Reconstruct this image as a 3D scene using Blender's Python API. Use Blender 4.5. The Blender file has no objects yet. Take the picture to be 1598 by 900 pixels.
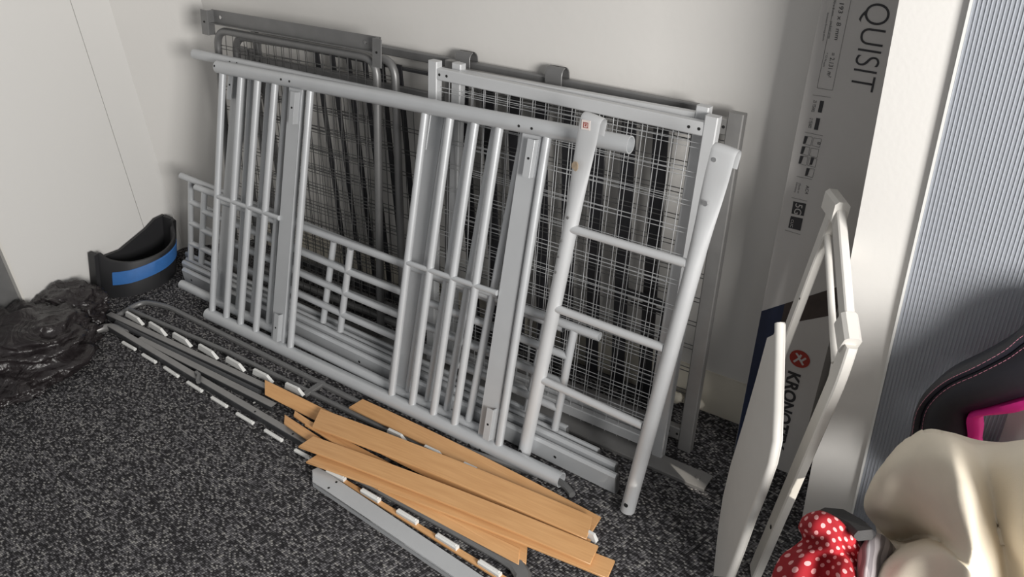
import bpy, math, random
from mathutils import Vector, Matrix, noise
sc = bpy.context.scene
V = Vector
# ------------------------------------------------------------------ camera
CAM = V((3.506, -2.196, 2.0))
RT = V((0.81108693, 0.58257278, -0.05241144)); UP = V((-0.27920732, 0.46434181, 0.84049387)); FW = V((-0.51398567, 0.66707993, -0.53928016))
FPX = 1332.3
cd = bpy.data.cameras.new('camera'); cam = bpy.data.objects.new('camera', cd); sc.collection.objects.link(cam)
cd.sensor_width = 36; cd.lens = FPX / 1598 * 36; cd.clip_start = .02
cam.matrix_world = Matrix(((RT.x, UP.x, -FW.x, CAM.x), (RT.y, UP.y, -FW.y, CAM.y), (RT.z, UP.z, -FW.z, CAM.z), (0, 0, 0, 1)))
sc.camera = cam
# ------------------------------------------------------------------ light
w = bpy.data.worlds.new('world'); sc.world = w; w.use_nodes = True
w.node_tree.nodes['Background'].inputs[0].default_value = (.98, .975, .97, 1)
w.node_tree.nodes['Background'].inputs[1].default_value = .36
def area(name, loc, aim, sx, sy, power, col=(1, 1, 1)):
    l = bpy.data.lights.new(name, 'AREA'); l.shape = 'RECTANGLE'; l.size = sx; l.size_y = sy; l.energy = power; l.color = col
    o = bpy.data.objects.new(name, l); sc.collection.objects.link(o); o.location = loc
    o.rotation_euler = (V(aim) - V(loc)).to_track_quat('-Z', 'Y').to_euler(); return o
area('window_light', (5.9, -2.5, 1.95), (1.0, -.2, .75), 1.3, 1.1, 225, (1, .975, .94))
def beam_of_sun(name, aim, deg, power):
    l = bpy.data.lights.new(name, 'SPOT'); l.spot_size = math.radians(deg); l.spot_blend = .12; l.energy = power; l.color = (1, .93, .82); l.shadow_soft_size = .02
    o = bpy.data.objects.new(name, l); sc.collection.objects.link(o); o.location = (6.4, -2.2, 3.1); o.rotation_euler = (V(aim) - V(o.location)).to_track_quat('-Z', 'Y').to_euler()
beam_of_sun('sunbeam_through_curtain_gap', (3.60, -.89, .77), 3.3, 1400)
sc.view_settings.view_transform = 'Standard'; sc.view_settings.look = 'None'; sc.view_settings.gamma = 1
sc.view_settings.exposure = 0.0
# ------------------------------------------------------------------ measuring helpers: points of the room seen at a pixel of the photograph
def ray(x, y): return FW + RT * ((x - 799) / FPX) - UP * ((y - 450) / FPX)
def atY(x, y, yy): d = ray(x, y); return CAM + d * ((yy - CAM.y) / d.y)
def atZ(x, y, z=0): d = ray(x, y); return CAM + d * ((z - CAM.z) / d.z)
def atX(x, y, xx): d = ray(x, y); return CAM + d * ((xx - CAM.x) / d.x)
class Pl:
    def __init__(s, a, b, c):
        s.a = V(a); s.n = (V(b) - s.a).cross(V(c) - s.a).normalized()
        if s.n.dot(CAM - s.a) < 0: s.n = -s.n
    def at(s, x, y, off=0):
        d = ray(x, y); return CAM + d * ((s.a + s.n * off - CAM).dot(s.n) / d.dot(s.n))
def lean(y0, y1, z1=1.0, x0=0, yaw=0): return Pl((x0, y0, 0), (x0 + 1, y0 + yaw, 0), (x0, y1, z1))
# ------------------------------------------------------------------ materials
def mat(name, col, rough=.5, metal=0., bump=0., bscale=200, var=0., vscale=8, spec=.5, col2=None, trans=0.):
    m = bpy.data.materials.new(name); m.use_nodes = True; nt = m.node_tree; b = nt.nodes['Principled BSDF']
    c = (*col, 1); b.inputs['Base Color'].default_value = c; b.inputs['Roughness'].default_value = rough; b.inputs['Metallic'].default_value = metal
    b.inputs['Specular IOR Level'].default_value = spec
    if trans: b.inputs['Transmission Weight'].default_value = trans
    tc = nt.nodes.new('ShaderNodeTexCoord')
    if var:
        n = nt.nodes.new('ShaderNodeTexNoise'); n.inputs['Scale'].default_value = vscale; n.inputs['Detail'].default_value = 6
        r = nt.nodes.new('ShaderNodeValToRGB'); r.color_ramp.elements[0].position = .3; r.color_ramp.elements[1].position = .7
        d = col2 or tuple(x * (1 - var) for x in col)
        r.color_ramp.elements[0].color = (*d, 1); r.color_ramp.elements[1].color = c
        nt.links.new(tc.outputs['Object'], n.inputs['Vector']); nt.links.new(n.outputs['Fac'], r.inputs[0]); nt.links.new(r.outputs[0], b.inputs['Base Color'])
    if bump:
        n = nt.nodes.new('ShaderNodeTexNoise'); n.inputs['Scale'].default_value = bscale; n.inputs['Detail'].default_value = 4
        bp = nt.nodes.new('ShaderNodeBump'); bp.inputs['Strength'].default_value = bump; bp.inputs['Distance'].default_value = .002
        nt.links.new(tc.outputs['Object'], n.inputs['Vector']); nt.links.new(n.outputs['Fac'], bp.inputs['Height']); nt.links.new(bp.outputs[0], b.inputs['Normal'])
    return m
M = dict(
    wall=mat('white_wall_paint', (.68, .665, .64), .85, bump=.25, bscale=60, var=.03, vscale=3),
    wallr=mat('white_board_paint', (.72, .705, .68), .6, bump=.2, bscale=90),
    panel=mat('white_panel', (.72, .71, .69), .45, bump=.12, bscale=150),
    skirt=mat('cream_gloss_paint', (.66, .62, .53), .5, var=.06, vscale=12),
    silver=mat('silver_paint', (.53, .545, .56), .36, .25, bump=.08, bscale=500, var=.05, vscale=14),
    silver2=mat('pale_silver_paint', (.58, .59, .60), .4, .2, bump=.08, bscale=500, var=.05, vscale=14),
    grey=mat('grey_paint', (.205, .205, .205), .42, .4, bump=.1, bscale=500, var=.12, vscale=20),
    midgrey=mat('mid_grey_paint', (.30, .295, .29), .42, .4, bump=.1, bscale=500, var=.1, vscale=20),
    dark=mat('dark_grey_paint', (.085, .087, .092), .4, .4, bump=.1, bscale=400, var=.15, vscale=20),
    black=mat('black_plastic', (.018, .018, .02), .55, bump=.2, bscale=500),
    slatblack=mat('black_slat_paint', (.03, .03, .034), .38, .2),
    wire=mat('pale_wire', (.56, .57, .58), .35, .4),
    dwire=mat('grey_wire', (.11, .11, .11), .4, .5),
    clip=mat('white_clip_plastic', (.75, .75, .73), .4),
    hole=mat('dark_hole', (.01, .01, .01), .9),
    steel=mat('bolt_steel', (.6, .6, .6), .25, 1),
    white=mat('white_plastic', (.73, .71, .67), .4, bump=.05, bscale=300, var=.03, vscale=20),
    blue=mat('blue_grip', (.035, .15, .42), .6, bump=.3, bscale=600, var=.1, vscale=40),
    cream=mat('cream_fleece', (.80, .72, .59), .95, bump=.35, bscale=900, var=.05, vscale=15),
    leather=mat('black_leatherette', (.012, .012, .018), .38, bump=.35, bscale=900),
    pink=mat('pink_mesh_fabric', (.78, .02, .29), .7, bump=.6, bscale=900),
    card=mat('printed_white_carton', (.50, .485, .47), .6, bump=.1, bscale=300, var=.04, vscale=10),
    ink=mat('black_ink', (.03, .03, .033), .6), brown=mat('brown_print', (.06, .045, .04), .5, var=.3, vscale=30), navy=mat('navy_print', (.012, .02, .05), .5),
    red=mat('red_print', (.30, .03, .02), .5), greyink=mat('grey_ink', (.12, .12, .12), .6), sticker=mat('sticker_paper', (.7, .62, .58), .6),
    stitch=mat('rose_thread', (.5, .2, .27), .7), stain=mat('tan_glue_stain', (.36, .28, .2), .7, var=.3, vscale=60), chip=mat('chipped_paint', (.12, .12, .12), .6),
)
def nodes_of(name):
    m = bpy.data.materials.new(name); m.use_nodes = True; return m, m.node_tree, m.node_tree.nodes['Principled BSDF']
def carpet():
    m, nt, b = nodes_of('charcoal_loop_carpet'); N = nt.nodes.new; L = nt.links.new
    tc = N('ShaderNodeTexCoord'); mp = N('ShaderNodeMapping'); mp.inputs['Rotation'].default_value = (0, 0, .18); mp.inputs['Scale'].default_value = (1.05, 1.75, 1)
    v = N('ShaderNodeTexVoronoi'); v.inputs['Scale'].default_value = 105; v.inputs['Randomness'].default_value = .3
    L(tc.outputs['Object'], mp.inputs[0]); L(mp.outputs[0], v.inputs['Vector'])
    sx = N('ShaderNodeSeparateColor'); L(v.outputs['Color'], sx.inputs[0])
    r = N('ShaderNodeValToRGB'); e = r.color_ramp.elements
    e[0].position = 0; e[0].color = (.028, .026, .029, 1); e[1].position = 1; e[1].color = (.36, .35, .335, 1)
    for p, c in ((.3, .042), (.5, .095), (.78, .19)): x = e.new(p); x.color = (c, c * .97, c * 1.02, 1)
    n = N('ShaderNodeTexNoise'); n.inputs['Scale'].default_value = 26; n.inputs['Detail'].default_value = 3; L(tc.outputs['Object'], n.inputs['Vector'])
    ad = N('ShaderNodeMath'); ad.operation = 'MULTIPLY_ADD'; ad.inputs[1].default_value = .3; L(n.outputs['Fac'], ad.inputs[0]); 
    su = N('ShaderNodeMath'); su.operation = 'SUBTRACT'; su.inputs[1].default_value = .15; L(sx.outputs[0], su.inputs[0]); L(su.outputs[0], ad.inputs[2])
    L(ad.outputs[0], r.inputs[0])
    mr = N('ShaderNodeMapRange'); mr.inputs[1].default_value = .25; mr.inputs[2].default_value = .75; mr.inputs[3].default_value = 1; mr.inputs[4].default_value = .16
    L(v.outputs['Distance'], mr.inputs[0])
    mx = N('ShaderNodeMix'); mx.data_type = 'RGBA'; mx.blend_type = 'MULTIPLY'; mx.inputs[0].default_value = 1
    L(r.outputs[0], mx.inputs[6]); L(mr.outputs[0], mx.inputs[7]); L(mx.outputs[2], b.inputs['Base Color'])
    bp = N('ShaderNodeBump'); bp.inputs['Strength'].default_value = .8; bp.inputs['Distance'].default_value = .003; bp.invert = True
    L(v.outputs['Distance'], bp.inputs['Height']); L(bp.outputs[0], b.inputs['Normal']); b.inputs['Roughness'].default_value = .9; b.inputs['Specular IOR Level'].default_value = .2
    return m
def wood():
    m, nt, b = nodes_of('beech_veneer'); N = nt.nodes.new; L = nt.links.new
    tc = N('ShaderNodeTexCoord'); mp = N('ShaderNodeMapping'); mp.inputs['Scale'].default_value = (3, 60, 60); mp.inputs['Rotation'].default_value = (0, 0, 0)
    n = N('ShaderNodeTexNoise'); n.inputs['Scale'].default_value = 2.2; n.inputs['Detail'].default_value = 6
    L(tc.outputs['Object'], mp.inputs[0]); L(mp.outputs[0], n.inputs['Vector'])
    r = N('ShaderNodeValToRGB'); r.color_ramp.elements[0].position = .3; r.color_ramp.elements[1].position = .72
    r.color_ramp.elements[0].color = (.60, .32, .135, 1); r.color_ramp.elements[1].color = (.70, .40, .18, 1)
    L(n.outputs['Fac'], r.inputs[0]); L(r.outputs[0], b.inputs['Base Color']); b.inputs['Roughness'].default_value = .36
    return m
def polka():
    m, nt, b = nodes_of('red_polka_dot_fabric'); N = nt.nodes.new; L = nt.links.new
    uv = N('ShaderNodeTexCoord'); s = N('ShaderNodeSeparateXYZ'); L(uv.outputs['UV'], s.inputs[0])
    def mth(op, a, bb=None, c=None):
        x = N('ShaderNodeMath'); x.operation = op
        for i, q in enumerate((a, bb, c)):
            if q is None: continue
            if isinstance(q, (int, float)): x.inputs[i].default_value = q
            else: L(q, x.inputs[i])
        return x.outputs[0]
    def dots(ox, oy):
        u = mth('SUBTRACT', mth('FRACT', mth('ADD', mth('MULTIPLY', s.outputs[0], 1), ox)), .5); v = mth('SUBTRACT', mth('FRACT', mth('ADD', mth('MULTIPLY', s.outputs[1], 1), oy)), .5)
        return mth('LESS_THAN', mth('ADD', mth('MULTIPLY', u, u), mth('MULTIPLY', v, v)), .032)
    d = mth('MAXIMUM', dots(0, 0), dots(.5, .5))
    mx = N('ShaderNodeMix'); mx.data_type = 'RGBA'; L(d, mx.inputs[0]); mx.inputs[6].default_value = (.33, .006, .014, 1); mx.inputs[7].default_value = (.78, .38, .38, 1)
    L(mx.outputs[2], b.inputs['Base Color']); b.inputs['Roughness'].default_value = .85
    return m
def striped():
    m, nt, b = nodes_of('grey_striped_fabric'); N = nt.nodes.new; L = nt.links.new
    uv = N('ShaderNodeTexCoord'); wv = N('ShaderNodeTexWave'); wv.inputs['Scale'].default_value = 1.6; wv.inputs['Distortion'].default_value = .6
    L(uv.outputs['UV'], wv.inputs['Vector']); r = N('ShaderNodeValToRGB'); r.color_ramp.elements[0].position = .45; r.color_ramp.elements[1].position = .55
    r.color_ramp.elements[0].color = (.20, .18, .19, 1); r.color_ramp.elements[1].color = (.36, .33, .34, 1)
    L(wv.outputs['Fac'], r.inputs[0]); L(r.outputs[0], b.inputs['Base Color']); b.inputs['Roughness'].default_value = .9
    return m
def bagmat():
    m, nt, b = nodes_of('thin_black_polythene'); N = nt.nodes.new; L = nt.links.new
    b.inputs['Base Color'].default_value = (.022, .018, .019, 1); b.inputs['Roughness'].default_value = .34; b.inputs['Specular IOR Level'].default_value = .5
    tc = N('ShaderNodeTexCoord'); n = N('ShaderNodeTexNoise'); n.inputs['Scale'].default_value = 6; n.inputs['Detail'].default_value = 3.5; n.inputs['Distortion'].default_value = 3
    bp = N('ShaderNodeBump'); bp.inputs['Strength'].default_value = .6; bp.inputs['Distance'].default_value = .03
    L(tc.outputs['Object'], n.inputs['Vector']); L(n.outputs['Fac'], bp.inputs['Height']); L(bp.outputs[0], b.inputs['Normal'])
    return m
def twin():
    m, nt, b = nodes_of('twinwall_polycarbonate')
    b.inputs['Base Color'].default_value = (.46, .485, .53, 1); b.inputs['Roughness'].default_value = .3; b.inputs['Transmission Weight'].default_value = .35; b.inputs['IOR'].default_value = 1.25
    return m
M.update(carpet=carpet(), wood=wood(), polka=polka(), striped=striped(), bag=bagmat(), twin=twin())
# ------------------------------------------------------------------ mesh helpers
def circ(r, n=12): return [(r * math.cos(2 * math.pi * k / n), r * math.sin(2 * math.pi * k / n)) for k in range(n)]
def rect(wd, th, c=None):
    a, b = wd / 2, th / 2; c = min(a, b) * .3 if c is None else c
    return [(a, b - c), (a - c, b), (-a + c, b), (-a, b - c), (-a, -b + c), (-a + c, -b), (a - c, -b), (a, -b + c)]
def ell(a, b, n=16): return [(a * math.cos(2 * math.pi * k / n), b * math.sin(2 * math.pi * k / n)) for k in range(n)]
class MB:
    def __init__(s): s.v = []; s.f = []; s.uv = None
    def poly(s, pts, faces): o = len(s.v); s.v += [V(p) for p in pts]; s.f += [tuple(o + i for i in f) for f in faces]; return s
    def sweep(s, pts, prof, up=None, cap=True, profs=None):
        pts = [V(p) for p in pts]; n = len(pts); o = len(s.v); prev = None
        up = V(up) if up is not None else None
        m = len(profs[0] if profs else prof)
        for i, p in enumerate(pts):
            t = (pts[min(i + 1, n - 1)] - pts[max(i - 1, 0)]).normalized()
            if up is not None: u = (up - t * up.dot(t)).normalized()
            else:
                if prev is None: a = V((0, 0, 1)) if abs(t.z) < .9 else V((1, 0, 0)); u = (a - t * a.dot(t)).normalized()
                else: u = (prev - t * prev.dot(t)).normalized()
            prev = u; sd = t.cross(u); k = 1.
            if 0 < i < n - 1:
                a = (pts[i] - pts[i - 1]).normalized().dot((pts[i + 1] - pts[i]).normalized()); k = 1 / max(.5, math.sqrt((1 + a) / 2))
            for x, y in (profs[i] if profs else prof): s.v.append(p + sd * x * 1. + u * y * 1.)
        for i in range(n - 1):
            for j in range(m):
                a = o + i * m + j; b = o + i * m + (j + 1) % m; s.f.append((a, a + m, b + m, b))
        if cap: s.f.append(tuple(o + j for j in range(m))); s.f.append(tuple(o + (n - 1) * m + j for j in reversed(range(m))))
        return s
    def tube(s, pts, r, n=12): return s.sweep(pts, circ(r, n))
    def hollow(s, p0, p1, r, n=20, d=.03, end=True, start=False):
        p0 = V(p0); p1 = V(p1); t = (p1 - p0).normalized(); s.sweep([p0, p1], circ(r, n), cap=False)
        o = len(s.v) - 2 * n
        for base, dr, on in ((o, t, start), (o + n, -t, end)):
            ctr = p0 if base == o else p1; flip = base != o
            if not on:
                idx = [base + j for j in range(n)]; s.f.append(tuple(idx if not flip else idx[::-1])); continue
            q = len(s.v)
            for j in range(n): s.v.append(ctr + (s.v[base + j] - ctr) * .86)
            for j in range(n): s.v.append(ctr + (s.v[base + j] - ctr) * .86 + dr * d)
            for j in range(n):
                k = (j + 1) % n; a = (base + j, base + k, q + k, q + j); b = (q + j, q + k, q + n + k, q + n + j)
                if flip: a = a[::-1]; b = b[::-1]
                s.f += [a, b]
            s.f.append(tuple(q + n + j for j in range(n)))
        return s
    def bar(s, p0, p1, wd, th, up, c=None): return s.sweep([p0, p1], rect(wd, th, c), up)
    def box(s, lo, hi):
        x0, y0, z0 = lo; x1, y1, z1 = hi
        return s.poly([(x0, y0, z0), (x1, y0, z0), (x1, y1, z0), (x0, y1, z0), (x0, y0, z1), (x1, y0, z1), (x1, y1, z1), (x0, y1, z1)],
                      [(0, 3, 2, 1), (4, 5, 6, 7), (0, 1, 5, 4), (1, 2, 6, 5), (2, 3, 7, 6), (3, 0, 4, 7)])
    def disc(s, c, n, r, th=.001, k=12):
        c = V(c); n = V(n).normalized(); return s.sweep([c, c + n * th], circ(r, k))
    def prism(s, pts, n, th):
        n = V(n); k = len(pts); o = len(s.v); s.v += [V(p) for p in pts] + [V(p) - n * th for p in pts]
        s.f.append(tuple(range(o, o + k))); s.f.append(tuple(range(o + 2 * k - 1, o + k - 1, -1)))
        for i in range(k): j = (i + 1) % k; s.f.append((o + i, o + k + i, o + k + j, o + j))
        return s
    def build(s, name, m, parent=None, angle=35):
        me = bpy.data.meshes.new(name)
        if parent is not None: org = ORG[parent.name]
        else:
            xs = [p.x for p in s.v]; ys = [p.y for p in s.v]; zs = [p.z for p in s.v]
            org = V(((min(xs) + max(xs)) / 2, (min(ys) + max(ys)) / 2, min(zs)))
        me.from_pydata([tuple(p - org) for p in s.v], [], s.f)
        import bmesh
        bm = bmesh.new(); bm.from_mesh(me); bmesh.ops.recalc_face_normals(bm, faces=bm.faces)
        bm.to_mesh(me); bm.free()
        if s.uv:
            ul = me.uv_layers.new(name='UVMap')
            for lp in me.loops: ul.data[lp.index].uv = s.uv[lp.vertex_index]
        me.polygons.foreach_set('use_smooth', [True] * len(me.polygons)); me.set_sharp_from_angle(angle=math.radians(angle))
        me.materials.append(M[m] if isinstance(m, str) else m)
        o = bpy.data.objects.new(name, me); sc.collection.objects.link(o)
        if parent is None: o.location = org; ORG[o.name] = org
        else: o.parent = parent; ORG[o.name] = org if parent.type == 'EMPTY' or True else org
        return o
ORG = {}
def tag(o, label, cat, group=None, kind=None):
    if label: o['label'] = label
    if cat: o['category'] = cat
    if group: o['group'] = group
    if kind: o['kind'] = kind
    return o
def thing(name, loc, label, cat, group=None):
    o = bpy.data.objects.new(name, None); o.empty_display_size = .05; sc.collection.objects.link(o); o.location = loc; ORG[o.name] = V(loc); return tag(o, label, cat, group)
def struct(mb, name, m, parent=None):
    o = mb.build(name, m, parent)
    if parent is None: o['kind'] = 'structure'
    return o
def arc(c, a0, a1, r, e1, e2, n=6):
    return [V(c) + V(e1) * (r * math.cos(a0 + (a1 - a0) * k / n)) + V(e2) * (r * math.sin(a0 + (a1 - a0) * k / n)) for k in range(n + 1)]
def rounded(pts, r, n=5):
    pts = [V(p) for p in pts]; out = [pts[0]]
    for i in range(1, len(pts) - 1):
        a = (pts[i - 1] - pts[i]).normalized() * r; b = (pts[i + 1] - pts[i]).normalized() * r
        for k in range(n + 1): t = k / n; out.append(pts[i] + a * (1 - t) ** 2 + b * t ** 2)
    return out + [pts[-1]]
# ------------------------------------------------------------------ setting
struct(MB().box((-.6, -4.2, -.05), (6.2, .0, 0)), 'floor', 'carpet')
struct(MB().box((.262, 0, -.05), (6.2, .12, 2.6)), 'wall_back', 'wall')
struct(MB().prism([(0, -.255, 0), (.262, 0, 0), (.262, 0, 2.6), (0, -.255, 2.6)], (.7, -.72, 0), .1), 'wall_corner', 'wall')
sy = atX(170, 187, 0).y; ey = atX(20, 424, 0).y
wl = MB().box((-.1, sy + .0015, .0), (0, -.255, 2.6)).build('wall_left', 'panel'); wl['kind'] = 'structure'
wl2 = MB().box((-.1, ey, .0), (0, sy - .0015, 2.6)); wl2.box((-.1, sy - .0015, 0), (-.006, sy + .0015, 2.6)); struct(wl2, 'wall_left_door', 'panel', wl)
t1 = struct(MB().box((-.1, ey - .012, 0), (.012, ey - .002, 2.6)), 'trim_1', 'white')
t2 = struct(MB().box((-.1, ey - .20, 0), (-.02, ey - .012, 2.6)), 'trim_2', 'grey')
struct(MB().box((-.1, ey - 1.9, 0), (-.06, ey - .20, 2.6)), 'wall_front_left', 'grey')
bx = .018
b = MB().sweep([(0.28, 0, 0), (3.09, 0, 0)], [(0, 0), (bx, 0), (bx, .115), (bx * .75, .125), (bx * .75, .14), (bx * .45, .152), (bx * .4, .165), (0, .165)], up=(0, 0, 1))
struct(b, 'baseboard_back', 'skirt')
WRX, WRY = atY(1345, 310, -.36).x, -.36
struct(MB().box((WRX, WRY, 0), (6.2, -.001, 2.6)), 'wall_right', 'wallr')
# ------------------------------------------------------------------ mesh bed bases leaning on the wall
def wires(TL, TR, BR, BL, nv, nh, r, nrm, dbl=.007):
    mb = MB(); TL, TR, BR, BL = map(V, (TL, TR, BR, BL)); nrm = V(nrm)
    for i in range(1, nv):
        t = i / nv; mb.sweep([TL.lerp(TR, t) + nrm * r, BL.lerp(BR, t) + nrm * r], circ(r, 5))
    for i in range(1, nh + 1):
        t = (i - .35) / nh
        for s in (-1, 1):
            d = (BL - TL).normalized() * dbl * s
            mb.sweep([TL.lerp(BL, t) - nrm * r + d, TR.lerp(BR, t) - nrm * r + d], circ(r, 5))
    return mb
def mesh_base(name, label, TL, TR, BR, BL, m, wm, wd=.038, th=.03, over=.02, nv=20, nh=12, rnd=False, angle=False, group=None):
    TL, TR, BR, BL = map(V, (TL, TR, BR, BL)); nrm = (TR - TL).cross(BL - TL).normalized()
    if nrm.dot(CAM - TL) < 0: nrm = -nrm
    base = (BL + BR) / 2; base.z = min(BL.z, BR.z); t = thing(name, base, label, 'bed base', group); ex = (TR - TL).normalized(); ez = (TL - BL).normalized()
    if rnd:
        MB().sweep(rounded([BL, TL, TR, BR], .07, 7), circ(wd / 2, 12)).build('tube_frame', m, t)
        MB().sweep([BL + ez * .03, BR + ez * .03], circ(wd / 2, 10)).build('bottom_rail', m, t)
    else:
        e = ez * over
        MB().bar(BL, TL + e, wd, th, nrm, .003).build('post', m, t); MB().bar(BR, TR + e, wd, th, nrm, .003).build('post', m, t)
        q = ex * wd / 2
        MB().bar(TL + q - ez * wd * .5, TR - q - ez * wd * .5, wd, th * .9, nrm, .003).build('top_rail', m, t)
        MB().bar(BL + q + ez * wd * 1.2, BR - q + ez * wd * 1.2, wd, th * .9, nrm, .003).build('bottom_rail', m, t)
        h = MB()
        for s in (.03, .06):
            h.disc(TR - ex * s - ez * wd * (.5) + nrm * th * .45, nrm, .0045); h.disc(TL + ex * s - ez * wd * .5 + nrm * th * .45, nrm, .0045)
            h.disc(BR - ex * s + ez * wd * 1.2 + nrm * th * .45, nrm, .0045)
        h.build('bolt_holes', 'hole', t)['kind'] = 'stuff'
    if angle:
        a = MB(); up = ez * .06; f = nrm * (wd / 2 + .004)
        a.bar(TL - ex * .02 + up * .85, TR + ex * .02 + up * .85, .05, .003, nrm, .0005)
        a.bar(TL - ex * .02 + ez * .026 + nrm * .012, TR + ex * .02 + ez * .026 + nrm * .012, .003, .028, nrm, .0005); a.build('angle_rail', m, t)
        for p, s in ((TL, -1), (TR, 1)):
            k = MB().bar(p + ex * s * .03 + ez * .075 + nrm * .03, p + ex * s * .03 - ez * .02 + nrm * .03, .042, .004, nrm, .001)
            k.bar(p + ex * s * .01 + ez * .075 + nrm * .015, p + ex * s * .01 - ez * .02 + nrm * .015, .003, .03, nrm, .001)
            br = k.build('end_bracket', m, t); MB().disc(p + ex * s * .03 + ez * .03 + nrm * .032, nrm, .004, .002).build('bolt_hole', 'hole', br)
        bo = MB()
        for s in (.04, .94): bo.disc(TL.lerp(TR, s) + up * .85 + nrm * .0015, nrm, .007, .003)
        bo.build('bolt_heads', 'steel', t)['kind'] = 'stuff'
    i = wd * .4
    wm_ = wires(TL + ex * i - ez * i, TR - ex * i - ez * i, BR - ex * i + ez * i, BL + ex * i + ez * i, nv, nh, .00125 if wm == 'wire' else .0015, nrm)
    o = wm_.build('wire_grid', wm, t); o['kind'] = 'stuff'
    return t
P = lean(-.31, -.155, 1.12)
TL, TR, BR = P.at(679, 104), P.at(1112, 192), P.at(1027, 700); BR.z = max(BR.z, .0); BL = BR + (TL - TR)
BL.z = 0; BR.z = 0
T5 = mesh_base('mesh_bed_base', 'foremost pale silver square-tube wire mesh bed base, just behind the ladder', TL, TR, BR, BL, 'silver2', 'wire', nv=20, nh=13)
P = lean(-.265, -.112, 1.12)
TL, TR = P.at(716, 108), P.at(1098, 176)
T6 = mesh_base('mesh_bed_base', 'pale silver mesh bed base with corners peeping out behind the foremost one', TL, TR, V((TR.x - .04, -.265, 0)), V((TL.x - .04, -.265, 0)), 'silver2', 'wire', nv=17, nh=12)
P = lean(-.222, -.07, 1.12)
TR, BR = P.at(1150, 187), P.at(1069, 700); BR.z = 0
T7 = mesh_base('mesh_bed_base', 'mid grey mesh bed base whose right post stands nearest the cream baseboard', TR - V((1.0, 0, 0)), TR, BR, BR - V((1.0, 0, 0)), 'midgrey', 'dwire', wd=.045, nv=18, nh=13)
P = lean(-.30, -.135, 1.12)
TL, TR = P.at(338, 46), P.at(588, 92)
A1 = mesh_base('dark_mesh_bed_base', 'dark grey mesh bed base with a flat angle rail along its top', TL, TR, V((TR.x - .03, -.30, .018)), V((TL.x - .05, -.30, .018)), 'grey', 'dwire', wd=.03, nv=20, nh=13, rnd=True, angle=True)
P = lean(-.24, -.09, 1.12)
TL, TR = P.at(366, 56), P.at(616, 94)
A2 = mesh_base('dark_mesh_bed_base', 'round-cornered dark grey mesh bed base showing just right of the angle-railed one', TL, TR, V((TR.x, -.24, .018)), V((TL.x, -.24, .018)), 'grey', 'dwire', wd=.03, nv=19, nh=13, rnd=True)
P = lean(-.17, -.055, 1.0)
TL, TR = P.at(392, 84), P.at(700, 150)
A3 = mesh_base('dark_mesh_bed_base', 'lowest dark grey mesh bed base, its top rail seen through the round-cornered one', TL, TR, V((TR.x, -.16, .0)), V((TL.x, -.16, .0)), 'grey', 'dwire', wd=.035, th=.02, nv=20, nh=11)
e_ = MB().bar(TL + V((-.03, -.012, .03)), TL + V((-.03, -.012, -.03)), .05, .004, (0, -1, 0)); e_.build('end_bracket', 'grey', A3)
# black slatted base at the very back
P = lean(-.085, -.03, 1.1); SR = P.at(1090, 170); SL = P.at(592, 76)
ex = (SR - SL).normalized(); SL = SR - ex * 1.93; nb = P.n
sl = thing('slatted_bed_base', (1.6, -.06, 0), 'long dark grey bed frame with black slats and strap hooks, rearmost against the wall', 'bed base')
MB().bar(SL, SR, .03, .02, nb).build('top_rail', 'grey', sl)
MB().bar(SL + V((0, -.004, -.055)), SR + V((0, -.004, -.055)), .012, .012, nb).build('upper_rail', 'dark', sl)
zb = V((0, -.052, -1.06)); MB().bar(SL + zb, SR + zb, .03, .02, nb).build('bottom_rail', 'dark', sl)
MB().bar(SL, SL + zb, .03, .02, nb).build('post', 'grey', sl)
for x, wd_ in [(.98 + .085 * i, .024) for i in range(6)] + [(1.69 + .107 * i, .05) for i in range(8)]:
    a = SL + ex * (x - SL.x) + V((0, -.012, -.04)); MB().bar(a, a + zb * .97, wd_, .006, nb).build('slat', 'slatblack', sl)
for px, py in ((729, 102), (870, 127)):
    c = P.at(px, py) + V((0, 0, .012)); pts = [c + V((0, -.027, -.07)), c + V((0, -.023, 0))] + [c + V((0, -.022 * math.cos(a), .034 * math.sin(a) ** .7)) for a in [k * math.pi / 10 for k in range(1, 10)]] + [c + V((0, .022, -.03))]
    MB().sweep(pts, rect(.062, .004, .001), up=(0, -1, .15)).build('strap_hook', 'grey', sl)
# black folded stand behind the right mesh bases
P = lean(-.15, -.10, .6)
st = thing('black_stand', (2.45, -.13, 0), 'black bent-tube stand behind the mesh bed bases, near the baseboard', 'stand')
MB().sweep(rounded([P.at(975, 452), P.at(1040, 474), P.at(1012, 640)], .03), circ(.01, 8)).build('tube', 'black', st)
MB().sweep([P.at(985, 470), P.at(1032, 486)], circ(.007, 8)).build('cross_tube', 'black', st)
# ------------------------------------------------------------------ low guard rails P and Q
def guard(label, P, top, xs, zz, ends):
    t = thing('guard_rail', (P.at(*top[1]).x - 1, P.a.y, 0), label, 'bed rail', None)
    a, b = P.at(*top[0]), P.at(*top[1]); MB().hollow(a, b, .0142, 12, start=True).build('top_rail', 'silver', t)
    vs = []
    for (p, q) in xs:
        u, v = P.at(*p), P.at(*q); v.z = max(v.z, .093); vs.append((u, v)); MB().tube([u, v], .013).build('upright', 'silver', t)
    for k in (1, 2, 3):
        f = k * zz; A = vs[0][0].lerp(vs[0][1], f); B = vs[1][0].lerp(vs[1][1], f); C_ = vs[2][0].lerp(vs[2][1], f)
        MB().tube([A, B], .013).build('rail', 'silver', t); MB().tube([B, C_], .013).build('rail', 'silver', t)
    return t
P = lean(-.435, -.35, .5)
guard('silver guard rail panel behind its twin, top rail reaching furthest into the left corner', P, ((283, 274), (880, 512)), (((298, 281), (298, 404)), ((521, 376), (507, 514)), ((852, 503), (824, 660))), .262, None)
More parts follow.
